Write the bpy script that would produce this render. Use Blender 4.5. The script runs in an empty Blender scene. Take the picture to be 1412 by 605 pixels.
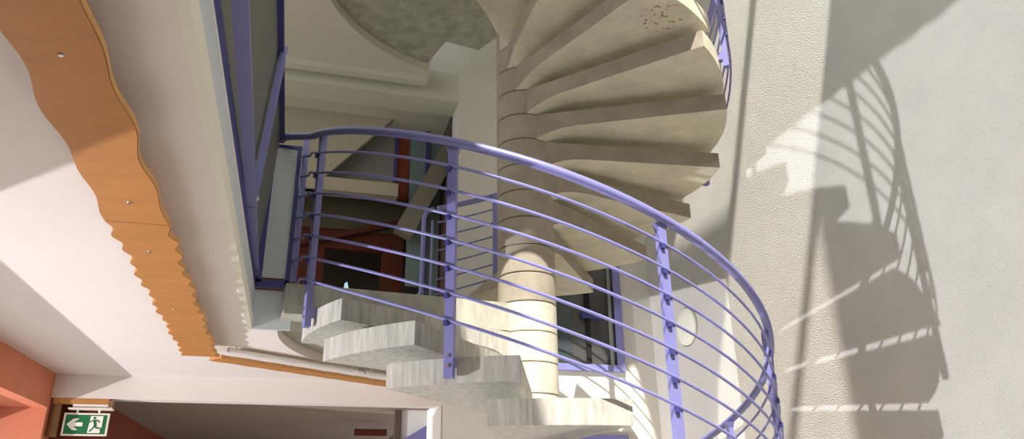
import bpy, bmesh, math, random
from math import sin, cos, pi, radians as R_, hypot, atan2, asin, sqrt
from mathutils import Vector, Matrix
random.seed(7)
SC = bpy.context.scene
C = SC.collection

# ------------------------------------------------------------------ helpers
def tag(o, label=None, cat=None, group=None, kind=None):
    if label: o['label'] = label
    if cat: o['category'] = cat
    if group: o['group'] = group
    if kind: o['kind'] = kind
    return o

def link(name, bm, m, parent=None, smooth=False):
    me = bpy.data.meshes.new(name)
    bmesh.ops.recalc_face_normals(bm, faces=bm.faces)
    bm.to_mesh(me); bm.free()
    if smooth:
        for p in me.polygons: p.use_smooth = True
        try: me.set_sharp_from_angle(angle=R_(35))
        except Exception: pass
    me.materials.append(m)
    o = bpy.data.objects.new(name, me)
    C.objects.link(o)
    if parent is not None:
        o.parent = parent
        o.location = -parent.location if parent.type == 'EMPTY' else (0, 0, 0)
    return o

def thing(name, label, cat, loc=(0, 0, 0), group=None):
    o = bpy.data.objects.new(name, None)
    C.objects.link(o); o.location = loc; o.empty_display_size = .1
    return tag(o, label, cat, group)

def struct(name, bm, m, smooth=False):
    return tag(link(name, bm, m, None, smooth), kind='structure')

def add_box(bm, x0, x1, y0, y1, z0, z1, bev=0.0):
    vs = [bm.verts.new((x, y, z)) for x in (x0, x1) for y in (y0, y1) for z in (z0, z1)]
    f = [(0, 1, 3, 2), (4, 6, 7, 5), (0, 4, 5, 1), (2, 3, 7, 6), (0, 2, 6, 4), (1, 5, 7, 3)]
    fs = [bm.faces.new([vs[i] for i in q]) for q in f]
    if bev:
        es = list({e for q in fs for e in q.edges})
        bmesh.ops.bevel(bm, geom=es, offset=bev, segments=2, affect='EDGES', profile=.7)
    return bm

def box(*a, bev=0.0):
    return add_box(bmesh.new(), *a, bev=bev)

def add_prism(bm, pts, a, b, axis='z'):
    """polygon pts extruded along axis from a to b; axis z:(x,y)  y:(x,z)  x:(y,z)"""
    def P(p, t):
        return (p[0], p[1], t) if axis == 'z' else (p[0], t, p[1]) if axis == 'y' else (t, p[0], p[1])
    A = [bm.verts.new(P(p, a)) for p in pts]; B = [bm.verts.new(P(p, b)) for p in pts]
    n = len(pts)
    f1 = bm.faces.new(A); f2 = bm.faces.new(B[::-1])
    f1.normal_update(); f2.normal_update()
    for i in range(n):
        bm.faces.new((A[i], B[i], B[(i+1) % n], A[(i+1) % n]))
    bmesh.ops.triangulate(bm, faces=[f1, f2])
    return bm

def prism(pts, a, b, axis='z'):
    return add_prism(bmesh.new(), pts, a, b, axis)

def add_tube(bm, path, r, n=10, closed_ends=True):
    path = [Vector(p) for p in path]
    rings = []
    up = Vector((0, 0, 1))
    prev = None
    for i, p in enumerate(path):
        if i == 0: t = path[1]-path[0]
        elif i == len(path)-1: t = path[-1]-path[-2]
        else: t = (path[i+1]-path[i]).normalized()+(path[i]-path[i-1]).normalized()
        t.normalize()
        if prev is None:
            a = t.cross(up)
            if a.length < 1e-3: a = t.cross(Vector((1, 0, 0)))
            a.normalize()
        else:
            a = prev-t*prev.dot(t); a.normalize()
        b = t.cross(a); prev = a
        rings.append([bm.verts.new(p+a*(r*cos(2*pi*k/n))+b*(r*sin(2*pi*k/n))) for k in range(n)])
    for i in range(len(rings)-1):
        for k in range(n):
            bm.faces.new((rings[i][k], rings[i][(k+1) % n], rings[i+1][(k+1) % n], rings[i+1][k]))
    if closed_ends:
        bm.faces.new(rings[0][::-1]); bm.faces.new(rings[-1])
    return bm

def tube(path, r, n=10): return add_tube(bmesh.new(), path, r, n)

def add_obox(bm, cen, ax, ay, az, sx, sy, sz):
    """box centred on cen with unit axes and full sizes"""
    cen = Vector(cen); ax, ay, az = Vector(ax), Vector(ay), Vector(az)
    vs = [bm.verts.new(cen+ax*(i*sx/2)+ay*(j*sy/2)+az*(k*sz/2)) for i in (-1, 1) for j in (-1, 1) for k in (-1, 1)]
    for q in [(0, 1, 3, 2), (4, 6, 7, 5), (0, 4, 5, 1), (2, 3, 7, 6), (0, 2, 6, 4), (1, 5, 7, 3)]:
        bm.faces.new([vs[i] for i in q])
    return bm

def obox(*a): return add_obox(bmesh.new(), *a)

def add_lathe(bm, prof, cen, axis='z', n=32):
    rings = []
    for (r, t) in prof:
        ring = []
        for k in range(n):
            a = 2*pi*k/n; u, v = max(r, 1e-4)*cos(a), max(r, 1e-4)*sin(a)
            q = (u, v, t) if axis == 'z' else (t, u, v) if axis == 'x' else (u, t, v)
            ring.append(bm.verts.new(Vector(cen)+Vector(q)))
        rings.append(ring)
    for i in range(len(rings)-1):
        for k in range(n):
            bm.faces.new((rings[i][k], rings[i][(k+1) % n], rings[i+1][(k+1) % n], rings[i+1][k]))
    bm.faces.new(rings[0]); bm.faces.new(rings[-1][::-1])
    return bm

# ------------------------------------------------------------------ materials
def srgb(r, g, b):
    f = lambda c: (c/255/12.92 if c/255 <= .04045 else ((c/255+.055)/1.055)**2.4)
    return (f(r), f(g), f(b), 1)

def mat(name, col, rough=.6, metal=0.0, noise=0.0, scale=8.0, stretch=(1, 1, 1), bump=0.0, bscale=60.0, spec=.3,
        spots=0.0, emis=0.0, detail=4.0):
    m = bpy.data.materials.new(name); m.use_nodes = True
    nt = m.node_tree; N = nt.nodes; L = nt.links
    bs = N['Principled BSDF']
    bs.inputs['Roughness'].default_value = rough
    bs.inputs['Metallic'].default_value = metal
    bs.inputs['Specular IOR Level'].default_value = spec
    bs.inputs['Base Color'].default_value = col
    tc = N.new('ShaderNodeTexCoord')
    if noise:
        mp = N.new('ShaderNodeMapping'); mp.inputs['Scale'].default_value = stretch
        L.new(tc.outputs['Object'], mp.inputs['Vector'])
        nz = N.new('ShaderNodeTexNoise'); nz.inputs['Scale'].default_value = scale
        nz.inputs['Detail'].default_value = detail; nz.inputs['Roughness'].default_value = .65
        L.new(mp.outputs['Vector'], nz.inputs['Vector'])
        rp = N.new('ShaderNodeValToRGB')
        rp.color_ramp.elements[0].position = .3; rp.color_ramp.elements[1].position = .7
        lo = tuple(c*(1-noise) for c in col[:3])+(1,); hi = tuple(min(1, c*(1+noise)) for c in col[:3])+(1,)
        rp.color_ramp.elements[0].color = lo; rp.color_ramp.elements[1].color = hi
        L.new(nz.outputs['Fac'], rp.inputs['Fac'])
        out = rp.outputs['Color']
        if spots:
            n2 = N.new('ShaderNodeTexNoise'); n2.inputs['Scale'].default_value = scale*9; n2.inputs['Detail'].default_value = 2
            L.new(tc.outputs['Object'], n2.inputs['Vector'])
            r2 = N.new('ShaderNodeMapRange'); r2.inputs['From Min'].default_value = .25; r2.inputs['From Max'].default_value = .42
            r2.inputs['To Min'].default_value = 1-spots; r2.inputs['To Max'].default_value = 1
            L.new(n2.outputs['Fac'], r2.inputs['Value'])
            mx = N.new('ShaderNodeMix'); mx.data_type = 'RGBA'; mx.blend_type = 'MULTIPLY'; mx.inputs['Factor'].default_value = 1
            L.new(out, mx.inputs['A']); L.new(r2.outputs['Result'], mx.inputs['B'])
            out = mx.outputs['Result']
        L.new(out, bs.inputs['Base Color'])
    if bump:
        nb = N.new('ShaderNodeTexNoise'); nb.inputs['Scale'].default_value = bscale; nb.inputs['Detail'].default_value = 3
        L.new(tc.outputs['Object'], nb.inputs['Vector'])
        bp = N.new('ShaderNodeBump'); bp.inputs['Strength'].default_value = bump; bp.inputs['Distance'].default_value = .01
        L.new(nb.outputs['Fac'], bp.inputs['Height']); L.new(bp.outputs['Normal'], bs.inputs['Normal'])
    if emis:
        bs.inputs['Emission Color'].default_value = col; bs.inputs['Emission Strength'].default_value = emis
    return m

M = {}
M['concrete'] = mat('cast_concrete', srgb(210, 204, 182), .8, noise=.14, scale=5, bump=.12, bscale=120, spots=.10)
M['hub'] = mat('column_concrete', srgb(198, 191, 174), .8, noise=.16, scale=7, bump=.12, bscale=120, spots=.12)
M['side'] = mat('weathered_shaded_tread_side', srgb(152, 142, 126), .85, noise=.16, scale=6, bump=.12, bscale=120, spots=.12)  # darker than the undersides: part weathering, part shade painted into the colour
M['hubup'] = mat('weathered_shaded_column', srgb(156, 146, 130), .85, noise=.16, scale=7, bump=.12, bscale=120, spots=.12)  # upper rings darkened to go with the tread sides, wear plus painted shade
M['streak'] = mat('streaked_concrete', srgb(178, 174, 164), .8, noise=.26, scale=14, stretch=(3, 3, .35), bump=.1, bscale=120, spots=.08)
M['landing'] = mat('weathered_concrete', srgb(168, 165, 150), .8, noise=.25, scale=5, stretch=(2, 2, .6), bump=.1, bscale=100, spots=.1)
M['stucco'] = mat('rough_stucco', srgb(208, 204, 196), .9, noise=.05, scale=3, bump=.85, bscale=120, spec=.1)
M['plaster'] = mat('white_plaster', srgb(216, 210, 198), .85, noise=.03, scale=2, bump=.08, bscale=80, spec=.1)
M['backwall'] = mat('smooth_back_wall', srgb(214, 210, 200), .85, noise=.03, scale=2, bump=.06, bscale=80, spec=.1)
M['ceil'] = mat('ceiling_paint', srgb(224, 214, 206), .9, noise=.02, scale=2, bump=.06, bscale=90, spec=.1)
M['ceilup'] = mat('upper_ceiling_paint', srgb(204, 200, 184), .9, noise=.02, scale=2, spec=.1)
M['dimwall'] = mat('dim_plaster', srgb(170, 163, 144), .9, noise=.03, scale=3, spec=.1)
M['slabface'] = mat('slab_edge_paint', srgb(200, 206, 208), .8, noise=.04, scale=3, spec=.1)
M['chamfer'] = mat('slab_chamfer_paint', srgb(226, 222, 206), .85, spec=.1)
M['orange'] = mat('orange_wall_paint', srgb(206, 128, 98), .85, noise=.05, scale=6, bump=.15, bscale=110, spec=.1)
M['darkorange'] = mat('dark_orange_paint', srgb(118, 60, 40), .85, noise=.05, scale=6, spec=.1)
M['wood'] = mat('orange_plywood', srgb(184, 126, 70), .55, noise=.10, scale=6, stretch=(1, 3, 1), spec=.3, detail=8)
M['woodedge'] = mat('plywood_edge', srgb(214, 164, 104), .6, noise=.08, scale=10)
M['brownwood'] = mat('brown_wood', srgb(128, 96, 62), .6, noise=.18, scale=10, stretch=(4, 4, 1))
M['blue'] = mat('violet_blue_paint', srgb(124, 123, 176), .32, noise=.04, scale=9, spec=.5)
M['bluedark'] = mat('dark_violet_blue_paint', srgb(62, 62, 122), .45, spec=.4)
M['steel'] = mat('bright_steel', srgb(190, 190, 186), .3, metal=1)
M['white'] = mat('white_enamel', srgb(236, 234, 228), .5)
M['tube'] = mat('light_tube', srgb(236, 232, 226), .4)
M['green'] = mat('sign_green', srgb(34, 112, 66), .5)
M['signwhite'] = mat('sign_white', srgb(240, 236, 228), .5)
M['signrim'] = mat('sign_rim', srgb(236, 222, 206), .5)
M['lamp'] = mat('opal_lamp', srgb(232, 230, 214), .4)
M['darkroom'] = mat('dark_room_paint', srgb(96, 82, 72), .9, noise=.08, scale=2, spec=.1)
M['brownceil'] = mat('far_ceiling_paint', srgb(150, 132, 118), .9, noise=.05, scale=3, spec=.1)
M['dark'] = mat('dark_void', srgb(22, 20, 22), .8)
M['teal'] = mat('pale_teal_glass', srgb(112, 132, 130), .3, spec=.5)
M['grey'] = mat('grey_panel', srgb(128, 132, 126), .5)
M['redwood'] = mat('red_brown_wood', srgb(96, 42, 26), .6)
M['bluecloth'] = mat('pale_blue_curtain', srgb(176, 196, 200), .8, noise=.06, scale=12, stretch=(4, 1, .3))
M['floor'] = mat('floor_tiles', srgb(204, 201, 194), .4, noise=.06, scale=3)
M['rust'] = mat('rust_stain', srgb(150, 84, 44), .9)
M['roof'] = mat('roof_paint', srgb(200, 196, 188), .9)
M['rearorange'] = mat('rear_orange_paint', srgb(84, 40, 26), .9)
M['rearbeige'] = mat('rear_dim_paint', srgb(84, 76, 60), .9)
M['stringer'] = mat('dim_concrete', srgb(128, 122, 106), .9, noise=.08, scale=6)
M['pale'] = mat('pale_blue_daylight', srgb(190, 226, 240), .5, emis=.7)

def add_rust(m, c, rad):
    nt = m.node_tree; N = nt.nodes; L = nt.links; bs = N['Principled BSDF']
    src = bs.inputs['Base Color'].links[0].from_socket
    tc = N.new('ShaderNodeTexCoord'); vd = N.new('ShaderNodeVectorMath'); vd.operation = 'DISTANCE'
    vd.inputs[1].default_value = c; L.new(tc.outputs['Object'], vd.inputs[0])
    m1 = N.new('ShaderNodeMapRange'); m1.inputs['From Min'].default_value = rad*.6; m1.inputs['From Max'].default_value = rad
    m1.inputs['To Min'].default_value = 1; m1.inputs['To Max'].default_value = 0; L.new(vd.outputs['Value'], m1.inputs['Value'])
    nz = N.new('ShaderNodeTexNoise'); nz.inputs['Scale'].default_value = 30; L.new(tc.outputs['Object'], nz.inputs['Vector'])
    m2 = N.new('ShaderNodeMapRange'); m2.inputs['From Min'].default_value = .58; m2.inputs['From Max'].default_value = .66; L.new(nz.outputs['Fac'], m2.inputs['Value'])
    mu = N.new('ShaderNodeMath'); mu.operation = 'MULTIPLY'; L.new(m1.outputs[0], mu.inputs[0]); L.new(m2.outputs[0], mu.inputs[1])
    mx = N.new('ShaderNodeMix'); mx.data_type = 'RGBA'; L.new(mu.outputs[0], mx.inputs['Factor'])
    L.new(src, mx.inputs['A']); mx.inputs['B'].default_value = srgb(150, 90, 50); L.new(mx.outputs['Result'], bs.inputs['Base Color'])
M['rusty'] = mat('rust_flecked_concrete', srgb(210, 204, 182), .8, noise=.14, scale=5, bump=.12, bscale=120, spots=.10)
add_rust(M['rusty'], (0.524, -0.997, 4.230), .16)

def glass_mat(name, col):
    m = bpy.data.materials.new(name); m.use_nodes = True
    nt = m.node_tree; N = nt.nodes; L = nt.links
    bs = N['Principled BSDF']
    bs.inputs['Base Color'].default_value = col
    bs.inputs['Roughness'].default_value = .05
    bs.inputs['Transmission Weight'].default_value = 0.0
    bs.inputs['Alpha'].default_value = .45
    bs.inputs['Specular IOR Level'].default_value = .6
    return m
M['glass'] = glass_mat('dark_glass', srgb(26, 30, 36))

def perf_mat(name, axis, col, hole, s):
    """perforated sheet: staggered round holes"""
    m = bpy.data.materials.new(name); m.use_nodes = True
    nt = m.node_tree; N = nt.nodes; L = nt.links
    bs = N['Principled BSDF']; bs.inputs['Roughness'].default_value = .5; bs.inputs['Metallic'].default_value = .2
    tc = N.new('ShaderNodeTexCoord'); sp = N.new('ShaderNodeSeparateXYZ'); L.new(tc.outputs['Object'], sp.inputs[0])
    def math_(op, a, b=None):
        n = N.new('ShaderNodeMath'); n.operation = op
        if isinstance(a, float): n.inputs[0].default_value = a
        else: L.new(a, n.inputs[0])
        if b is not None:
            if isinstance(b, float): n.inputs[1].default_value = b
            else: L.new(b, n.inputs[1])
        return n.outputs[0]
    u = math_('MULTIPLY', sp.outputs[axis], s); v = math_('MULTIPLY', sp.outputs[2], s)
    row = math_('FLOOR', v)
    off = math_('MULTIPLY', math_('MODULO', math_('ABSOLUTE', row), 2.0), .5)
    fu = math_('SUBTRACT', math_('FRACT', math_('ADD', u, off)), .5)
    fv = math_('SUBTRACT', math_('FRACT', v), .5)
    d = math_('SQRT', math_('ADD', math_('MULTIPLY', fu, fu), math_('MULTIPLY', fv, fv)))
    g = math_('GREATER_THAN', d, .27)
    mx = N.new('ShaderNodeMix'); mx.data_type = 'RGBA'
    mx.inputs['A'].default_value = hole; mx.inputs['B'].default_value = col
    L.new(g, mx.inputs['Factor']); L.new(mx.outputs['Result'], bs.inputs['Base Color'])
    return m
M['perfx'] = perf_mat('perforated_sheet', 0, srgb(206, 210, 206), srgb(120, 126, 120), 90.0)
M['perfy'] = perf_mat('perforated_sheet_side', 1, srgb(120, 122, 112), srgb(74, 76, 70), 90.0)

# ------------------------------------------------------------------ camera
CAM = Vector((-1.2755, -4.1207, 1.65))
yaw, pitch, roll = R_(16.0914), R_(21.3083), R_(-0.7343)
fw = Vector((sin(yaw)*cos(pitch), cos(yaw)*cos(pitch), sin(pitch)))
rt = Vector((cos(yaw), -sin(yaw), 0)); up = rt.cross(fw)
r2 = rt*cos(roll)+up*sin(roll); u2 = -rt*sin(roll)+up*cos(roll)
cd = bpy.data.cameras.new('camera'); co = bpy.data.objects.new('camera', cd); C.objects.link(co)
mw = Matrix((r2, u2, -fw)).transposed().to_4x4(); mw.translation = CAM
co.matrix_world = mw
cd.sensor_width = 36; cd.lens = 36*1019.27/1412; cd.clip_start = .05
SC.camera = co

# ------------------------------------------------------------------ stair numbers
H = .175; Z0 = 4.5131; RO = 1.283; RH = .1755; TH = .105; DE = 20.7313
UP0 = -95.8; DN0 = -150.15+11*DE*-1+0   # uphill angle of upper flight at index 0
def top(k): return Z0+k*H
def up_angles(k):                        # flight above the first landing
    a = UP0-DE*k
    return a, a+26.9
def lo_angles(k):                        # flight below the first landing
    d = -150.15-DE*(k+11)
    return d-26.9, d
ZL = top(-10); Z2 = top(5)
CEIL = 2.545; CEIL2 = 5.185
FLOOR = -.3
WX = 1.65; WY = 1.65; LX = -2.88; SX = -1.56

def line_angle(a_in, a_out, rho):
    """angle (deg) at radius rho on the straight line from the hub point to the outer corner"""
    p = Vector((RH*cos(R_(a_in)), RH*sin(R_(a_in)))); q = Vector((RO*cos(R_(a_out)), RO*sin(R_(a_out))))
    d = q-p
    A = d.dot(d); B = 2*p.dot(d); Cc = p.dot(p)-rho*rho
    disc = max(0, B*B-4*A*Cc)
    t = (-B+sqrt(disc))/(2*A)
    x = p+d*t
    an = math.degrees(atan2(x.y, x.x))
    while an-a_out > 180: an -= 360
    while an-a_out < -180: an += 360
    return an

def tread_bm(k, au, ad):
    bm = bmesh.new()
    zt = top(k)-.003
    rhos = [RH-.004, RH+.012, RH+.03, RH+.055, RH+.09, RH+.14, RH+.22, .55, .75, .95, 1.12, 1.22, RO]
    NL = 14
    grid_t, grid_b = [], []
    for rho in rhos:
        rr = max(rho, RH)
        a0 = line_angle(au-46, au, rr); a1 = line_angle(ad+8, ad, rr)
        f = max(0., 1-(rho-RH)/.24)
        zb = zt-TH-(H-TH-.008)*(f**2.6)
        # small rounding of the outer corners
        rt_, rb_ = [], []
        for j in range(NL+1):
            a = a0+(a1-a0)*j/NL
            rt_.append(bm.verts.new((rho*cos(R_(a)), rho*sin(R_(a)), zt)))
            rb_.append(bm.verts.new((rho*cos(R_(a)), rho*sin(R_(a)), zb)))
        grid_t.append(rt_); grid_b.append(rb_)
    n = len(rhos)
    for i in range(n-1):
        for j in range(NL):
            bm.faces.new((grid_t[i][j], grid_t[i+1][j], grid_t[i+1][j+1], grid_t[i][j+1]))
            bm.faces.new((grid_b[i][j], grid_b[i][j+1], grid_b[i+1][j+1], grid_b[i+1][j]))
        bm.faces.new((grid_t[i][0], grid_b[i][0], grid_b[i+1][0], grid_t[i+1][0]))
        bm.faces.new((grid_t[i][NL], grid_t[i+1][NL], grid_b[i+1][NL], grid_b[i][NL]))
    for j in range(NL):
        bm.faces.new((grid_t[n-1][j], grid_b[n-1][j], grid_b[n-1][j+1], grid_t[n-1][j+1]))
        bm.faces.new((grid_t[0][j], grid_t[0][j+1], grid_b[0][j+1], grid_b[0][j]))
    return bm

def weather_and_shade_sides(o, m):  # gives upright faces the darker tone that mixes wear with painted shade
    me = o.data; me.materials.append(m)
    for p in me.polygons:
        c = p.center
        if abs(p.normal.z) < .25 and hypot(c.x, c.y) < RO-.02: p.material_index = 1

def hub_bm(k, r=RH):
    bm = bmesh.new(); z1 = top(k)-.002; z0 = top(k)-H+.002
    add_lathe(bm, [(r-.006, z0), (r, z0+.005), (r, z1-.005), (r-.006, z1)], (0, 0, 0), 'z', 48)
    return bm

stair = thing('spiral_staircase', 'pale concrete spiral staircase with cantilevered wedge treads around a central column', 'staircase', (0, 0, FLOOR))
for k in list(range(-9, 5))+list(range(6, 15)):
    au, ad = up_angles(k if k < 5 else k-15)
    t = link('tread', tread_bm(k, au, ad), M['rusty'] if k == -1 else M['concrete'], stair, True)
    weather_and_shade_sides(t, M['side'])
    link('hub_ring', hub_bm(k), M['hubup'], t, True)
for k in range(-11, -26, -1):
    au, ad = lo_angles(k)
    t = link('tread', tread_bm(k, au, ad), M['streak'] if k > -17 else M['concrete'], stair, True)
    link('hub_ring', hub_bm(k), M['hub'], t, True)
zb = FLOOR
bm = bmesh.new(); add_lathe(bm, [(RH, FLOOR), (RH, top(-26)+0)], (0, 0, 0), 'z', 48)
link('column_base', bm, M['hub'], stair, True)

def arc(r, a0, a1, n):
    return [(r*cos(R_(a0+(a1-a0)*i/n)), r*sin(R_(a0+(a1-a0)*i/n))) for i in range(n+1)]

# first landing: quadrant between the slab and the column
ld = arc(1.40, 189.3, 109, 28)+[(RH*cos(R_(70)), RH*sin(R_(70))), (RH*cos(R_(100)), RH*sin(R_(100))), (RH*cos(R_(150)), RH*sin(R_(150))), (RH*cos(R_(215)), RH*sin(R_(215)))]
t = link('landing', prism(ld, ZL-.165, ZL-.003), M['landing'], stair)
link('hub_ring', hub_bm(-10), M['hub'], t, True)
# second landing overhead
ld2 = arc(1.425, 191, 108, 30)+[(-.35, 1.0), (-.06, 1.055), (.04, .85), (RH*cos(R_(60)), RH*sin(R_(60))), (RH*cos(R_(230)), RH*sin(R_(230)))]
t = link('landing', prism(ld2, 5.262, Z2), M['landing'], stair)
link('hub_ring', hub_bm(5), M['hub'], t, True)
# ------------------------------------------------------------------ railings
RR = 1.345          # handrail and post radius
def hz(theta):      # lower handrail height by angle (deg, -162.8 at the top, growing downhill)
    return 3.563-(theta+162.8)*.00852
def hpt(th, dz=0, r=RR, zf=hz): return (r*cos(R_(th)), r*sin(R_(th)), zf(th)+dz)

OFF = [-.118*(i+1)-.002 for i in range(7)]
def post_parts(rail, th, zt, zb_, zbar, lug=True):
    e = Vector((cos(R_(th)), sin(R_(th)), 0)); tn = Vector((-sin(R_(th)), cos(R_(th)), 0)); zz = Vector((0, 0, 1))
    bm = bmesh.new(); r = RR-.022
    add_obox(bm, e*r+zz*((zt-.03+zb_)/2), tn, e, zz, .040, .032, zt-.03-zb_)
    # flared head plate under the pipe
    hb = e*r
    z1 = zt-.03; z2 = zt-.055
    vs = [bm.verts.new(hb+tn*s+e*q+zz*z) for (s, z) in ((-.019, z2), (.019, z2), (.034, z1+.012), (-.034, z1+.012)) for q in (-.014, .014)]
    for f in ((0, 2, 4, 6), (1, 7, 5, 3), (0, 1, 3, 2), (2, 3, 5, 4), (4, 5, 7, 6), (6, 7, 1, 0)):
        bm.faces.new([vs[i] for i in f])
    p = link('post', bm, M['blue'], rail)
    # bracket to the tread end
    bm = bmesh.new()
    add_obox(bm, e*(RO+.018)+zz*(zb_+.075), tn, e, zz, .034, .05, .05)
    b = link('bracket', bm, M['blue'], p)
    for q in (.09, .05):
        link('bolt', tube([e*(r+.004)+zz*(zb_+q), e*(r+.022)+zz*(zb_+q)], .008, 6), M['steel'], p)
    if lug:
        for dz in OFF:
            link('lug', obox(e*(r+.022)+zz*(zt+dz-.012)+tn*-.012, tn, e, zz, .018, .016, .022), M['bluedark'], p)

def helix_rail(name, label, a0, a1, zf, posts, step=3.0, zfoot=None, group=None, head=None, tail=None):
    rail = thing(name, label, 'railing', (0, 0, zf(a1 if zf(a1) < zf(a0) else a0)-1.0), group)
    n = int(abs(a1-a0)/step)
    path = [hpt(a0+(a1-a0)*i/n, 0, RR, zf) for i in range(n+1)]
    if head: path = head+path
    if tail: path = path+tail
    link('handrail', tube(path, .0215, 14), M['blue'], rail, True)
    for i, dz in enumerate(OFF):
        path = [hpt(a0+(a1-a0)*j/n, dz, RR-.002, zf) for j in range(n+1)]
        if head:
            # cranked end piece that reaches the guard post
            x, y, z = path[0]
            g = Vector((-1.366, -.085, z+(z-1.65)*.072-.012)); e0 = Vector((x, y, z)); d = (g-e0)
            path = [tuple(g), tuple(e0+d*.50+Vector((0, 0, -.006))), tuple(e0+d*.36+Vector((-.004, 0, .012))), tuple(e0+d*.16+Vector((-.004, 0, .006)))]+path
        link('bar', tube(path, .0068, 8), M['blue'], rail, True)
    for th, zt, zb_ in posts:
        post_parts(rail, th, zt, zb_, zf)
    return rail

lp = []
for i in range(6):
    th = -162.8+2*DE*i
    k = -11-2*i
    lp.append((th, hz(th)-.0, top(k)-TH+.01))
head = [(-1.497, -.075, 3.665), (-1.46, -.12, 3.66), (-1.36, -.27, 3.60), (-1.318, -.335, 3.575)]
lower = helix_rail('stair_railing', 'violet blue tubular railing curving down in front of the lower flight', -162.8, 62, hz, lp, head=head)

def uz(theta): return 3.926-(theta-97)*.00852+.0   # upper flight handrail height by angle (from 97 at its foot, falling angle = climbing)
upper_posts = []
for k in (-8, -6, -4, -2, 0, 2, 4):
    au, ad = up_angles(k); th = (au+ad)/2
    upper_posts.append((th, top(k)+.96, top(k)-TH+.01))
def uz(theta): return top(-2)+.96+(-40.9-theta)*.00852
upper = helix_rail('stair_railing', 'violet blue tubular railing climbing around the upper flight, close to the stucco wall', 104, -186, uz, upper_posts,
                   tail=None)
# end post of the upper railing, standing on the first landing
th = 105.5
p = hpt(th, 0, RR, uz)
bm = bmesh.new()
add_tube(bm, [p, (p[0]-.05, p[1], p[2]-.02), (p[0]-.075, p[1]+.005, p[2]-.07), (p[0]-.08, p[1]+.005, ZL+.42), (p[0]-.17, p[1]+.02, ZL+.30), (p[0]-.6, p[1]+.1, ZL-.02)], .02, 10)
link('end_loop', bm, M['blue'], upper, True)
link('post', tube([(p[0]-.01, p[1], ZL-.004), (p[0]-.01, p[1], p[2]-.1)], .009, 8), M['blue'], upper, True)

# ------------------------------------------------------------------ guard on the slab edge of the first floor
gd = thing('balcony_guard', 'violet blue framed guard with perforated sheet infill along the upper slab edge', 'railing', (-1.52, -.05, ZL))
link('top_rail', box(-1.520, -1.478, -4.6, -.055, 3.645, 3.685), M['bluedark'], gd)
bv = Vector((.099, -4.5, 0)).normalized()
link('bottom_rail', obox((-1.553+.05, -2.3, 2.832), bv, (-bv.y, bv.x, 0), (0, 0, 1), 4.5, .042, .014), M['blue'], gd)
link('infill_panel', prism([(-1.562, 2.84), (-1.556, 2.84), (-1.504, 3.648), (-1.51, 3.648)], -4.6, -.08, 'y'), M['perfy'], gd)
for y in (-1.06, -2.6, -4.1):
    a = Vector((-1.528-.022*(y+1.06), y-.03, 2.82)); b_ = Vector((-1.478, y+.06, 3.68)); d = (b_-a)
    az = d.normalized(); ay = Vector((0, 1, 0)); ax = ay.cross(az).normalized(); ay = az.cross(ax)
    ps = link('post', obox((a+b_)/2, ax, ay, az, .03, .03, d.length), M['blue'], gd)
    for q in (.06, .94):
        c = a+d*q
        bm = bmesh.new(); add_lathe(bm, [(.014, .008), (.014, .014), (.008, .022)], c, 'x', 8)
        link('bolt', bm, M['steel'], ps)
# return panel facing the void
link('end_panel', box(-1.525, -1.395, -.062, -.054, 2.83, 3.615), M['perfx'], gd)
fr = bmesh.new()
add_box(fr, -1.60, -1.375, -.075, -.045, 2.772, 2.815)
link('bottom_frame', fr, M['bluedark'], gd)
link('frame_post', box(-1.396, -1.376, -.075, -.045, 2.78, 3.63), M['bluedark'], gd)
link('post', box(-1.372, -1.336, -.082, -.066, 2.79, 3.70), M['blue'], gd)
link('frame_post', box(-1.545, -1.518, -.075, -.045, 2.80, 3.63), M['bluedark'], gd)
link('top_frame', box(-1.53, -1.39, -.07, -.05, 3.612, 3.63), M['bluedark'], gd)

# ------------------------------------------------------------------ the building
def ceil_poly(r, x_in, y_s, y_n, x_w, xe=-.42, yc=-.04):
    a1 = 180-math.degrees(asin(-yc/r))*-1
    a_end = math.degrees(math.acos(xe/r))
    a_st = 180+math.degrees(asin(-yc/r))
    return [(x_w, y_s), (x_in, y_s), (x_in, yc)]+arc(r, a_st, a_end, 26)+[(xe, y_n), (x_w, y_n)]
CH = .05
ceil = struct('ceiling', prism(ceil_poly(1.41, SX, -7, WY, LX), CEIL, ZL-.02), M['ceil'])
# edge band of the slab facing the void: pale chamfered foot and blue-grey face
struct('trim_1', prism([(SX-.002, CEIL-.001), (SX+.022, CEIL+.006), (SX+.022, CEIL+.07), (SX-.002, CEIL+.07)], -7, -.04, 'y'), M['chamfer'])
struct('trim_2', box(SX, SX+.012, -7, -.04, CEIL+.07, ZL-.01), M['slabface'])
struct('trim_3', box(SX-.05, SX+.014, -7, -.04, ZL-.012, ZL+.0), M['white'])
struct('trim_4', box(SX-.012, SX+.014, -7, -.05, ZL+.0, ZL+.075), M['bluedark'])
struct('trim_5', box(SX, -1.345, -.052, -.04, CEIL+.002, ZL-.002), M['slabface'])

struct('ceiling_upper', prism(ceil_poly(1.43, SX, -7, 1.45, -5), CEIL2, Z2), M['ceilup'])
struct('trim_6', box(-5, -.42, 1.45, 1.535, CEIL2-.05, Z2), M['ceilup'])
struct('trim_7', box(-5, -.1, WY, WY+.28, 5.09, Z2), M['ceilup'])
struct('ceiling_rear', box(-5, -.1, WY+.28, 5, 5.14, Z2), M['ceilup'])
struct('wall_back_upper', box(-5, -.1, WY, WY+.28, Z2, 9), M['backwall'])

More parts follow.
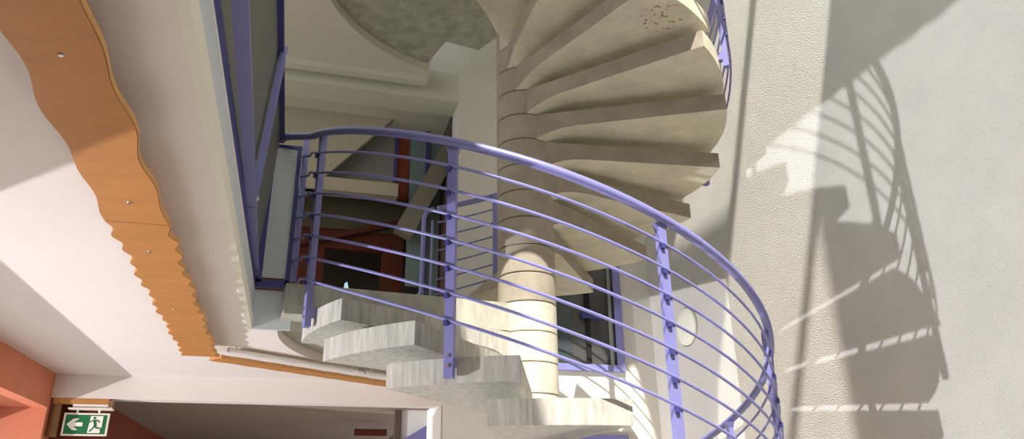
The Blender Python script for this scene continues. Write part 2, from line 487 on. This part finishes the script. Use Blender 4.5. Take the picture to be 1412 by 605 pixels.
# walls
struct('wall_right', box(WX, WX+.25, -8, WY+.3, FLOOR, 9), M['stucco'])
struct('wall_back', box(-.1, WX, WY, WY+.28, ZL-.25, 9), M['backwall'])
struct('wall_back_lower', box(-.2, WX, WY, WY+.28, FLOOR, ZL-.25), M['plaster'])
lw = [(-7, FLOOR), (-3.5, FLOOR), (-3.5, 1.38), (-1.52, 2.315), (1.60, 2.315), (1.60, FLOOR), (1.78, FLOOR), (1.78, ZL), (-7, ZL)]
struct('wall_left', prism(lw, LX-.42, LX, 'x'), M['orange'])
struct('window_4', box(LX-.42, LX-.36, -1.7, 1.6, 2.185, 2.32), M['darkorange'])
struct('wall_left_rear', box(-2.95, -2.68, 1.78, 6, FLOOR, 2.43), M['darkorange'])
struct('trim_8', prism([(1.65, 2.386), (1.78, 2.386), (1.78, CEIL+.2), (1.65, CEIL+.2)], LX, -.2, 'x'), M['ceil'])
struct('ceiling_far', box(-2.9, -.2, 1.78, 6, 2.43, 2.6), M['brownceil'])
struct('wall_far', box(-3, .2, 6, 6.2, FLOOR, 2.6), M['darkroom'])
struct('floor', box(LX-.42, 2.2, -9, 6.5, FLOOR-.2, FLOOR), M['floor'])
# upper floor deck behind the landing
struct('floor_upper', box(-5, -.1, WY, 5, ZL-.2, ZL), M['floor'])
struct('floor_upper_left', box(-5, LX, -7, WY, CEIL, ZL-.02), M['floor'])
struct('wall_south', box(-5, 2, -6.7, -6.5, FLOOR, 5.6), M['plaster'])

# roof with its glazed opening over the stairwell
RZ = 8.0
SXX, STZ = .33, 1.45                     # sun travels (SXX, 1, -STZ)
def to_roof(y, z):                        # where the ray that lights wall point (WX, y, z) crosses the roof plane
    t = (RZ-z)/STZ
    return Vector((WX-SXX*t, y-t, RZ+.03))
struct('ceiling_roof', prism([(-6, -10), (-1.72, -10), (-1.72, -1.85), (2.0, -1.85), (2.0, 5), (-6, 5)], RZ, RZ+.15), M['roof'])
for i, (a, b) in enumerate((((-.372, 5.05), (.244, 3.594)), ((-.617, 3.256), (-.107, 2.053)))):
    a, b = to_roof(*a), to_roof(*b); bd = (b-a); bd.z = 0; bd.normalize()
    struct('trim_%d' % (10+i), obox((a+b)/2, bd, (-bd.y, bd.x, 0), (0, 0, 1), 2.6, .05, .04), M['bluedark'])
a, b = to_roof(-.372, 5.05), to_roof(.244, 3.594)
def on_bar(x): return (x, a.y+(b.y-a.y)*(x-a.x)/(b.x-a.x))
q0, q1 = on_bar(.27), on_bar(.66)
struct('trim_20', prism([q0, q1, (q1[0], q1[1]+1.1), (q0[0], q0[1]+1.5)], RZ-.02, RZ+.01), M['roof'])  # added opaque panel, unseen, keeps sun off part of the right wall
# raking pier on the stucco wall, south of the stair
pw = .9; py = -.63-pw/SXX; pw2 = (-1.07-py)*SXX; pz1 = 3.45+STZ*pw/SXX; pz2 = 4.52+STZ*(-1.07-py)
struct('wall_pier', prism([(WX-pw, FLOOR), (WX-pw, pz1), (WX, pz1+(pz2-pz1)*pw/(pw-pw2)), (WX, FLOOR)], py-.17, py, 'y'), M['stucco'])

# back room of the first floor, seen under the handrail
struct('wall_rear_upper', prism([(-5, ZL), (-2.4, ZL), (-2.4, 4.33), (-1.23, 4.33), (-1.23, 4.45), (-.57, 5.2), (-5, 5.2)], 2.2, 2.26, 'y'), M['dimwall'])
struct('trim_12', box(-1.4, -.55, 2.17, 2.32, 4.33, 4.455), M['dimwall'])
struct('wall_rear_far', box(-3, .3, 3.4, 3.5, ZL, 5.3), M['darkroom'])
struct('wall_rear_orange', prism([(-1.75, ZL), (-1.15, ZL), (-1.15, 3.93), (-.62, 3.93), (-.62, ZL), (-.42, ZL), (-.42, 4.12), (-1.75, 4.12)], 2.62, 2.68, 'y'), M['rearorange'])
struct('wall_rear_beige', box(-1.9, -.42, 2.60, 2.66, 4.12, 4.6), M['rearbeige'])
struct('trim_13', obox((-.93, 2.57, 4.08), Vector((1, 0, .30)).normalized(), (0, 1, 0), Vector((-.30, 0, 1)).normalized(), 1.0, .05, .05), M['rearorange'])
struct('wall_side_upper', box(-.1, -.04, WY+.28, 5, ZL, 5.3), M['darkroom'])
# grey pane in a dark frame above the ledge, orange leaf beside it
struct('window_3', box(-1.3, -.56, 2.40, 2.42, 4.45, 5.25), M['grey'])
struct('trim_14', box(-.575, -.545, 2.38, 2.43, 4.40, 5.25), M['bluedark'])
struct('door_2', box(-.545, -.43, 2.40, 2.44, 4.40, 5.2), M['darkorange'])
struct('window_5', box(-.42, -.27, 2.40, 2.43, 3.55, 5.2), M['teal'])
struct('trim_15', box(-.27, -.24, 2.36, 2.42, 3.4, 5.2), M['bluedark'])
struct('window_6', box(-.24, -.12, 2.40, 2.43, 3.4, 5.2), M['teal'])
struct('trim_16', obox((-.22, 2.25, 4.55), Vector((.42, 0, .9)).normalized(), (0, 1, 0), Vector((-.9, 0, .42)).normalized(), 1.25, .12, .17), M['stringer'])
struct('window_7', prism([(-.945, 3.50), (-.90, 3.50), (-.885, 3.60), (-.91, 3.70), (-.935, 3.68)], 2.9, 2.92, 'y'), M['pale'])

# ------------------------------------------------------------------ back wall door and window
d1 = bmesh.new()
for b in ((.45, 1.36, 2.70, 2.755), (1.29, 1.36, 2.755, 4.75), (.45, .52, 2.755, 4.75), (.45, 1.36, 4.75, 4.82)):
    add_box(d1, b[0], b[1], WY-.03, WY+.02, b[2], b[3])
d1o = struct('door_1', d1, M['blue'])
link('pane', box(.52, 1.29, WY-.012, WY-.004, 2.755, 4.75), M['glass'], d1o)
link('curtain', box(.52, .90, WY-.003, WY-.001, 2.755, 4.75), M['bluecloth'], d1o)
link('door_handle', box(.98, 1.16, WY-.045, WY-.014, 3.14, 3.19), M['bluedark'], d1o)
link('stile', box(1.02, 1.06, WY-.03, WY-.013, 2.755, 4.75), M['dark'], d1o)
link('stile', box(1.235, 1.26, WY-.03, WY-.013, 2.755, 4.75), M['grey'], d1o)
w2 = bmesh.new()
for b in ((.5, 1.345, 2.14, 2.19), (1.295, 1.345, .9, 2.14), (.5, .55, .9, 2.14), (.5, 1.345, .85, .9)):
    add_box(w2, b[0], b[1], WY-.03, WY+.02, b[2], b[3])
w2o = struct('window_1', w2, M['blue'])
link('pane', box(.55, 1.295, WY-.012, WY-.004, .9, 2.14), M['glass'], w2o)
# window at the end of the lower wall
struct('trim_17', prism([(-.2, FLOOR), (-.2, 2.386), (-.225, 2.386), (-.262, 2.30), (-.262, FLOOR)], WY-.004, WY+.1, 'y'), M['white'])
struct('wall_nook', box(-.42, -.2, 2.28, 2.34, FLOOR, 2.45), M['white'])
struct('window_2', prism([(-.42, 2.18), (-.215, 2.30), (-.215, 1.6), (-.42, 1.6)], 2.20, 2.27, 'y'), M['blue'])
struct('trim_18', box(-.47, -.42, 2.26, 2.36, FLOOR, 2.44), M['darkroom'])
struct('trim_19', obox((-.58, 3.2, 2.33), (1, 0, 0), (0, 1, 0), (0, 0, 1), .3, .05, .06), M['redwood'])

# ------------------------------------------------------------------ wall lamp
wl = thing('wall_lamp', 'round white disc lamp on the stucco wall behind the curved railing', 'lamp', (WX, 1.04, 2.97))
bm = bmesh.new(); add_lathe(bm, [(.05, -.045), (.11, -.040), (.145, -.022), (.15, -.006), (.15, -.001)], (WX, 1.04, 2.97), 'x', 40)
link('lamp_shade', bm, M['lamp'], wl, True)
bm = bmesh.new(); add_lathe(bm, [(.156, -.008), (.156, -.0005)], (WX, 1.04, 2.97), 'x', 40)
link('lamp_base', bm, M['steel'], wl, True)

# ------------------------------------------------------------------ wavy boards under the ceiling
BZ = 2.474; BT = .018
def wavy_board(name, label, left, right, screws, grp):
    b = thing(name, label, 'board', (sum(p[0] for p in left)/len(left), left[0][1], BZ), grp)
    bm = bmesh.new()
    n = len(left)
    lo = [[bm.verts.new((p[0], p[1], BZ)) for p in s] for s in (left, right)]
    hi = [[bm.verts.new((p[0], p[1], BZ+BT)) for p in s] for s in (left, right)]
    for i in range(n-1):
        bm.faces.new((lo[0][i], lo[0][i+1], lo[1][i+1], lo[1][i])); bm.faces.new((hi[0][i], hi[1][i], hi[1][i+1], hi[0][i+1]))
        bm.faces.new((lo[0][i], hi[0][i], hi[0][i+1], lo[0][i+1])); bm.faces.new((lo[1][i], lo[1][i+1], hi[1][i+1], hi[1][i]))
    for i in (0, n-1): bm.faces.new((lo[0][i], lo[1][i], hi[1][i], hi[0][i]))
    link('board_panel', bm, M['wood'], b)
    # pale edge strip along the void side
    bm = bmesh.new()
    for i in range(n-1):
        (x0, y0), (x1, y1) = right[i], right[i+1]
        d = Vector((x1-x0, y1-y0, 0)).normalized(); nn = Vector((d.y, -d.x, 0))*.0015
        q = [Vector((x0, y0, BZ+.0005))+nn, Vector((x1, y1, BZ+.0005))+nn, Vector((x1, y1, BZ+BT))+nn, Vector((x0, y0, BZ+BT))+nn]
        bm.faces.new([bm.verts.new(v) for v in q])
    link('board_edge', bm, M['woodedge'], b)
    for (x, y) in screws:
        bm = bmesh.new(); add_lathe(bm, [(.005, -.003), (.0065, -.001), (.0065, 0)], (x, y, BZ), 'z', 10)
        s = link('screw', bm, M['steel'], b, True)
        link('spacer', tube([(x, y, BZ+BT), (x, y, CEIL-.002)], .006, 8), M['steel'], b)
    return b

def wave(y, ph, coarse):
    # broad scallops near the camera, tighter ones towards the far end
    if coarse: return .007*sin(y*2*pi/.34+ph)+.004*sin(y*2*pi/.55+ph*2)
    return .009*sin(y*2*pi/.145+ph)+.006*sin(y*2*pi/.5+ph)
def edges(y0, y1, coarse, n):
    L_, R2 = [], []
    for i in range(n+1):
        y = y0+(y1-y0)*i/n
        bl = -1.857-(y+2.77)*.0180; brr = -1.692-(y+2.92)*.0140
        L_.append((bl+wave(y, .5, coarse), y)); R2.append((brr+wave(y, 2.4, coarse), y))
    return L_, R2
l, r = edges(-5.2, -1.785, True, 90)
wavy_board('wavy_board', 'long orange plywood strip with broad scalloped edges, nearest to the camera', l, r, [(-1.765, -3.6), (-1.772, -2.72), (-1.785, -1.955)], 'scalloped plywood strips')
l, r = edges(-1.782, .40, False, 120)
wavy_board('wavy_board', 'orange plywood strip with tight scalloped edges, continuing the long one', l, r, [(-1.801, -1.505), (-1.824, -.70), (-1.815, .06)], 'scalloped plywood strips')
P0 = Vector((-1.715, .42, 0)); P1 = Vector((-.15, 1.54, 0)); dd = (P1-P0).normalized(); nn = Vector((-dd.y, dd.x, 0))
l, r = [], []
for i in range(70):
    t_ = i/69; q = P0+(P1-P0)*t_
    a = q+nn*(.13+.005*sin(t_*60)); b_ = q+nn*(.005*sin(t_*55))
    l.append((a.x, a.y)); r.append((b_.x, b_.y))
wavy_board('wavy_board', 'narrow orange plywood strip running behind the lowest visible treads', l, r, [], 'scalloped plywood strips')
def ftube(label, t0, t1):
    a = P0+dd*t0-nn*.03; b_ = P0+dd*t1-nn*.03; z = BZ+.045
    o = thing('fluorescent_tube', label, 'light tube', (a.x, a.y, z))
    link('tube_body', tube([(a.x, a.y, z), (b_.x, b_.y, z)], .013, 10), M['tube'], o, True)
    for s, e in ((a, 1), (b_, -1)):
        link('end_cap', tube([(s.x, s.y, z), (s.x+dd.x*.03*e, s.y+dd.y*.03*e, z)], .0145, 10), M['white'], o, True)
    for s in (a+dd*.05, b_-dd*.05):
        link('holder', tube([(s.x, s.y, z), (s.x, s.y, CEIL-.002)], .006, 6), M['white'], o)
ftube('long white light tube above the narrow plywood strip', .02, .98)
ftube('short white light tube beside the stacked tread ends, right of the long tube', 1.05, 1.35)

# ------------------------------------------------------------------ exit sign
sg = thing('exit_sign', 'green emergency exit sign with white arrow and running figure, hung under the beam', 'sign', (-2.645, 1.62, 2.14))
X0, X1, S0, S1, SY = -2.787, -2.508, 2.140, 2.290, 1.672
link('sign_plate', box(X0+.011, X1-.011, SY+.001, SY+.014, S0+.011, S1-.011), M['green'], sg)
bm = bmesh.new()
for b in ((X0, X1, S0, S0+.011), (X0, X1, S1-.011, S1), (X0, X0+.011, S0+.011, S1-.011), (X1-.011, X1, S0+.011, S1-.011)):
    add_box(bm, b[0], b[1], SY-.002, SY+.016, b[2], b[3])
link('sign_frame', bm, M['signrim'], sg)
W_, Hh = X1-X0-.022, S1-S0-.022
def sp(u, v): return (X0+.011+u*W_, S0+.011+v*Hh)
arrow = [sp(*q) for q in ((.05, .5), (.20, .80), (.33, .80), (.22, .60), (.43, .60), (.43, .40), (.22, .40), (.33, .20), (.20, .20))]
link('arrow', prism(arrow, SY-.0015, SY+.001, 'y'), M['signwhite'], sg)
dr = [sp(*q) for q in ((.60, .94), (.90, .94), (.90, .40), (.86, .22), (.88, .14), (.86, .06), (.57, .06))]
link('doorway_symbol', prism(dr, SY-.0015, SY+.001, 'y'), M['signwhite'], sg)
bm = bmesh.new()
def limb(*pts, w=.02):
    for (a, b_) in zip(pts[:-1], pts[1:]):
        p = Vector(sp(*a)); q = Vector(sp(*b_)); d = (q-p).normalized(); n_ = Vector((-d.y, d.x))*w*W_
        add_prism(bm, [tuple(p+n_), tuple(q+n_), tuple(q-n_), tuple(p-n_)], SY-.0035, SY-.0015, 'y')
limb((.70, .72), (.74, .46), w=.032)
limb((.70, .71), (.63, .68), (.595, .60), w=.014)
limb((.71, .72), (.79, .70), (.83, .60), w=.014)
limb((.74, .47), (.76, .33), (.86, .30), w=.018)
limb((.73, .47), (.69, .30), (.62, .14), w=.018)
hc = sp(.695, .83)
add_prism(bm, [(hc[0]+.0085*cos(a*pi/8), hc[1]+.0085*sin(a*pi/8)) for a in range(16)], SY-.0035, SY-.0015, 'y')
link('running_figure', bm, M['green'], sg)
for x in (-2.712, -2.578):
    link('hanger', box(x-.006, x+.006, SY+.003, SY+.012, S1-.001, 2.311), M['signwhite'], sg)
link('lamp_housing', box(-2.742, -2.505, SY-.02, SY+.045, 2.322, 2.346), M['signwhite'], sg)
link('lamp_tray', box(-2.765, -2.495, SY-.03, SY+.05, 2.311, 2.322), M['signrim'], sg)
wb = thing('wooden_bracket', 'orange wooden board with brown post holding the exit sign in the corner', 'bracket', (-2.7, 1.62, 2.346))
link('top_board', box(-2.868, -2.525, SY-.022, SY+.034, 2.347, 2.3855), M['wood'], wb)
link('end_block', box(-2.524, -2.495, SY-.022, SY+.034, 2.332, 2.375), M['brownwood'], wb)
link('side_post', tube([(-2.838, SY, 2.345), (-2.838, SY, 2.13)], .028, 12), M['brownwood'], wb)

# ------------------------------------------------------------------ light
def sun(name, d, energy, angle, col):
    l = bpy.data.lights.new(name, 'SUN'); l.energy = energy; l.angle = R_(angle); l.color = col
    o = bpy.data.objects.new(name, l); C.objects.link(o)
    o.rotation_euler = Vector(d).to_track_quat('-Z', 'Y').to_euler()
    o.location = (0, 0, 12)
sun('sun_light', (SXX, 1, -STZ), 10.5, .5, (1, .97, .90))
# low sun thrown back up into the building from a bright reflector outside the left-hand opening
sl = bpy.data.lights.new('reflected_sun', 'SPOT'); sl.energy = 4100; sl.color = (.95, .94, 1)
sl.spot_size = R_(70); sl.spot_blend = .1; sl.shadow_soft_size = .06
so = bpy.data.objects.new('reflected_sun', sl); C.objects.link(so); so.location = (-10, -1.3, -1.1)
so.rotation_euler = (Vector((0, -.8, 2.6))-so.location).to_track_quat('-Z', 'Y').to_euler()
w = bpy.data.worlds.new('sky'); SC.world = w; w.use_nodes = True
bg = w.node_tree.nodes['Background']; bg.inputs['Color'].default_value = (.93, .96, 1, 1); bg.inputs['Strength'].default_value = 1.65
SC.view_settings.view_transform = 'Standard'
SC.view_settings.look = 'None'
SC.cycles.use_denoising = True
SC.cycles.max_bounces = 8
